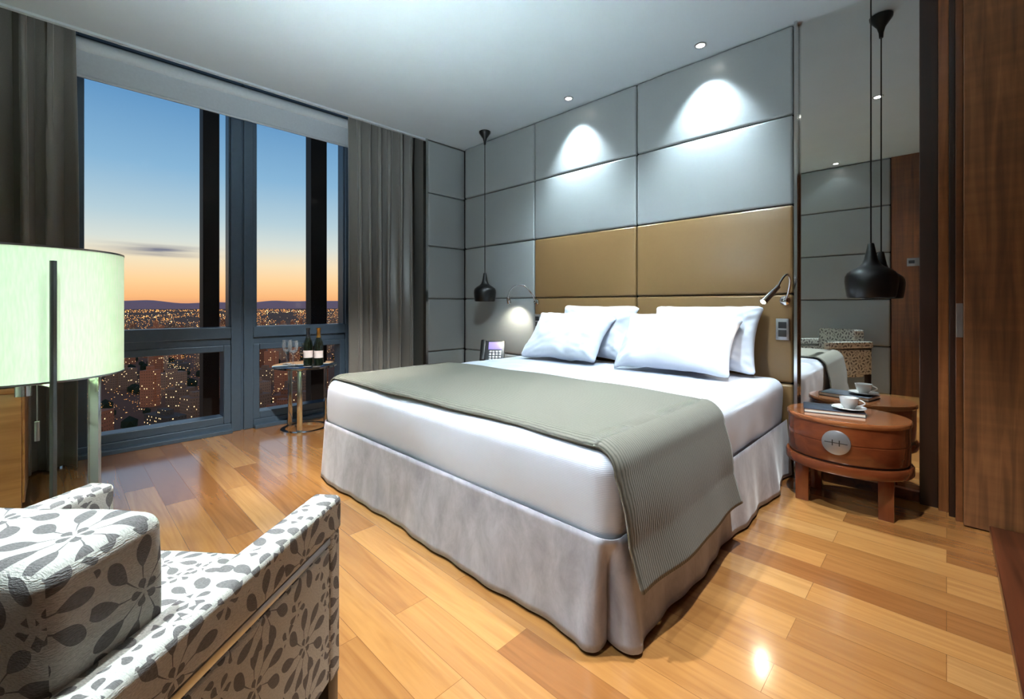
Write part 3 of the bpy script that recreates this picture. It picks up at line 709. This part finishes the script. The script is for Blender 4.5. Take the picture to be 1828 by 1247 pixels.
# ---------------------------------------------------------------- city outside
GZ=-100
obj('city_ground',G().box(-30000,-30,-14000,26000,GZ-1,GZ),'ground',smooth=False,label='dark dusk city ground with scattered lights',category='city',kind='stuff')
P=[]
for i in range(241):
    a=math.radians(60+ i*0.55)
    d=16000; x=-d*math.sin(a); y=d*math.cos(a)
    h=GZ+185+150*max(0,noise.noise(Vector((i*.045,3,0)))+.35)+50*noise.noise(Vector((i*.2,7,0)))
    P.append([(x,y,GZ),(x*1.01,y*1.01,h*.6),(x*1.04,y*1.04,h)])
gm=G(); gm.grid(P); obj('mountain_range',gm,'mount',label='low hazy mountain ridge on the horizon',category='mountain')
protos=[]
for (w,d,h,m_) in ((14,20,26,'bA'),(12,12,36,'bA'),(18,16,20,'bB'),(34,14,14,'bC'),(14,26,24,'bB'),(48,20,9,'bC')):
    g=G(); g.box(-w/2,w/2,-d/2,d/2,0,h); g.box(-w/5,w/5,-d/5,d/5,h,h+4); g.box(w/2,w/2+1.5,-d/4,d/4,0,h-3)
    me=bpy.data.meshes.new('apartment_building'); g.bm.to_mesh(me); g.bm.free(); me.materials.append(M[m_]); protos.append(me)
labs=['brick apartment block with lit windows','tall brick apartment tower with lit windows','pale apartment block with lit windows','long office block with bright windows','pale apartment slab with lit windows','low wide hall with bright windows']
placed=[]
for k in range(5000):
    if len(placed)>=290: break
    dist=380+ (random.random()**1.3)*2100
    a=math.radians(random.uniform(58,96)); x=-dist*math.sin(a); y=dist*math.cos(a)
    if any((x-p[0])**2+(y-p[1])**2<40**2 for p in placed): continue
    i=random.choices(range(6),(3,3,4,1,4,1))[0]
    if dist<500 and i in (1,4): i=2
    placed.append((x,y)); o=bpy.data.objects.new('apartment_building',protos[i]); COL.objects.link(o)
    o.location=(x,y,GZ); o.rotation_euler[2]=random.choice((.3,.3+math.pi/2,.9)); o['label']=labs[i]; o['category']='building'; o['group']='city apartment blocks'
def lights(name,mat,n,dmin,dmax,zr,seed,sz,lab):
    rnd=random.Random(seed); vs=[];fs=[]
    for _ in range(n):
        d=math.exp(rnd.uniform(math.log(dmin),math.log(dmax))); a=math.radians(rnd.uniform(54,98))
        if noise.noise(Vector((a*14,math.log(d)*2.2,seed)))<-.16: continue
        s=d*sz*rnd.uniform(.4,1.5); c=Vector((-d*math.sin(a),d*math.cos(a),GZ+rnd.uniform(*zr)+s)); b=len(vs)
        for q in ((s,0,0),(-s,0,0),(0,s,0),(0,-s,0),(0,0,s*.8),(0,0,-s*.8)): vs.append(c+Vector(q))
        for q in ((0,2,4),(2,1,4),(1,3,4),(3,0,4),(2,0,5),(1,2,5),(3,1,5),(0,3,5)): fs.append(tuple(b+t for t in q))
    me=bpy.data.meshes.new(name); me.from_pydata(vs,[],fs); me.materials.append(M[mat]); o=bpy.data.objects.new(name,me); COL.objects.link(o)
    o['label']=lab; o['category']='city lights'; o['kind']='stuff'
lights('city_lights','citylight',12000,500,12000,(5,12),3,.00038,'countless orange street lights glittering across the distant city')
lights('street_lights','citylightw',1300,300,9000,(5,12),8,.00048,'countless pale street lights among the city blocks')
g=G(); rnd=random.Random(5)
for _ in range(520):
    d=rnd.uniform(300,1100); a=math.radians(rnd.uniform(55,98)); x,y=-d*math.sin(a),d*math.cos(a)
    if any((x-p[0])**2+(y-p[1])**2<24**2 for p in placed): continue
    t=bmesh.new(); bmesh.ops.create_icosphere(t,subdivisions=1,radius=rnd.uniform(3,7)); g.add(t,Matrix.Translation((x,y,GZ+4)))
obj('city_trees',g,'tree',label='dark tree canopies between the city blocks',category='trees',kind='stuff')
# ---------------------------------------------------------------- world
w=bpy.data.worlds.new('dusk_sky'); S.world=w; w.use_nodes=True; nt=w.node_tree; bg=nt.nodes['Background']
tc_=N(nt,'ShaderNodeTexCoord'); sp=N(nt,'ShaderNodeSeparateXYZ'); nv=N(nt,'ShaderNodeVectorMath',operation='NORMALIZE'); L(nt,tc_.outputs['Generated'],nv.inputs[0]); L(nt,nv.outputs[0],sp.inputs[0])
r=N(nt,'ShaderNodeValToRGB'); e=r.color_ramp.elements
stops=[(0,(216,152,120)),(.014,(246,184,126)),(.045,(252,210,156)),(.08,(242,224,190)),(.115,(214,221,214)),(.16,(182,206,216)),(.24,(138,181,212)),(.36,(96,148,194)),(.6,(52,90,142)),(1,(34,58,100))]
e[0].position=0; e[0].color=lin(stops[0][1]); e[1].position=1; e[1].color=lin(stops[-1][1])
for p,c in stops[1:-1]: x=e.new(p); x.color=lin(c)
L(nt,sp.outputs[2],r.inputs[0])
mp=N(nt,'ShaderNodeMapping'); mp.inputs['Scale'].default_value=(5,5,70); L(nt,nv.outputs[0],mp.inputs[0])
cn=N(nt,'ShaderNodeTexNoise'); cn.inputs['Scale'].default_value=1; cn.inputs['Detail'].default_value=4; L(nt,mp.outputs[0],cn.inputs['Vector'])
band=math_(nt,'SUBTRACT',1,math_(nt,'MULTIPLY',math_(nt,'ABSOLUTE',math_(nt,'SUBTRACT',sp.outputs[2],.096)),80),clamp=True)
az=math_(nt,'SUBTRACT',1,math_(nt,'MULTIPLY',math_(nt,'ABSOLUTE',math_(nt,'SUBTRACT',sp.outputs[1],.13)),9),clamp=True)
cm=math_(nt,'MULTIPLY',math_(nt,'MULTIPLY',band,az),math_(nt,'MULTIPLY',math_(nt,'SUBTRACT',cn.outputs[0],.42,clamp=True),6),clamp=True)
L(nt,mix(nt,cm,r.outputs[0],lin((130,132,146))),bg.inputs[0]); bg.inputs[1].default_value=1.0
# ---------------------------------------------------------------- camera
cam=bpy.data.cameras.new('camera'); co=bpy.data.objects.new('camera',cam); COL.objects.link(co)
co.location=(0,0,1.02); co.rotation_euler=(math.pi/2,0,math.radians(44.3))
cam.sensor_width=36; cam.lens=795/1828*36; cam.shift_y=-(623.5-545)/1828; cam.clip_start=.02; cam.clip_end=60000
S.camera=co
S.view_settings.view_transform='Standard'
S.view_settings.exposure=.1
S.view_settings.gamma=.94
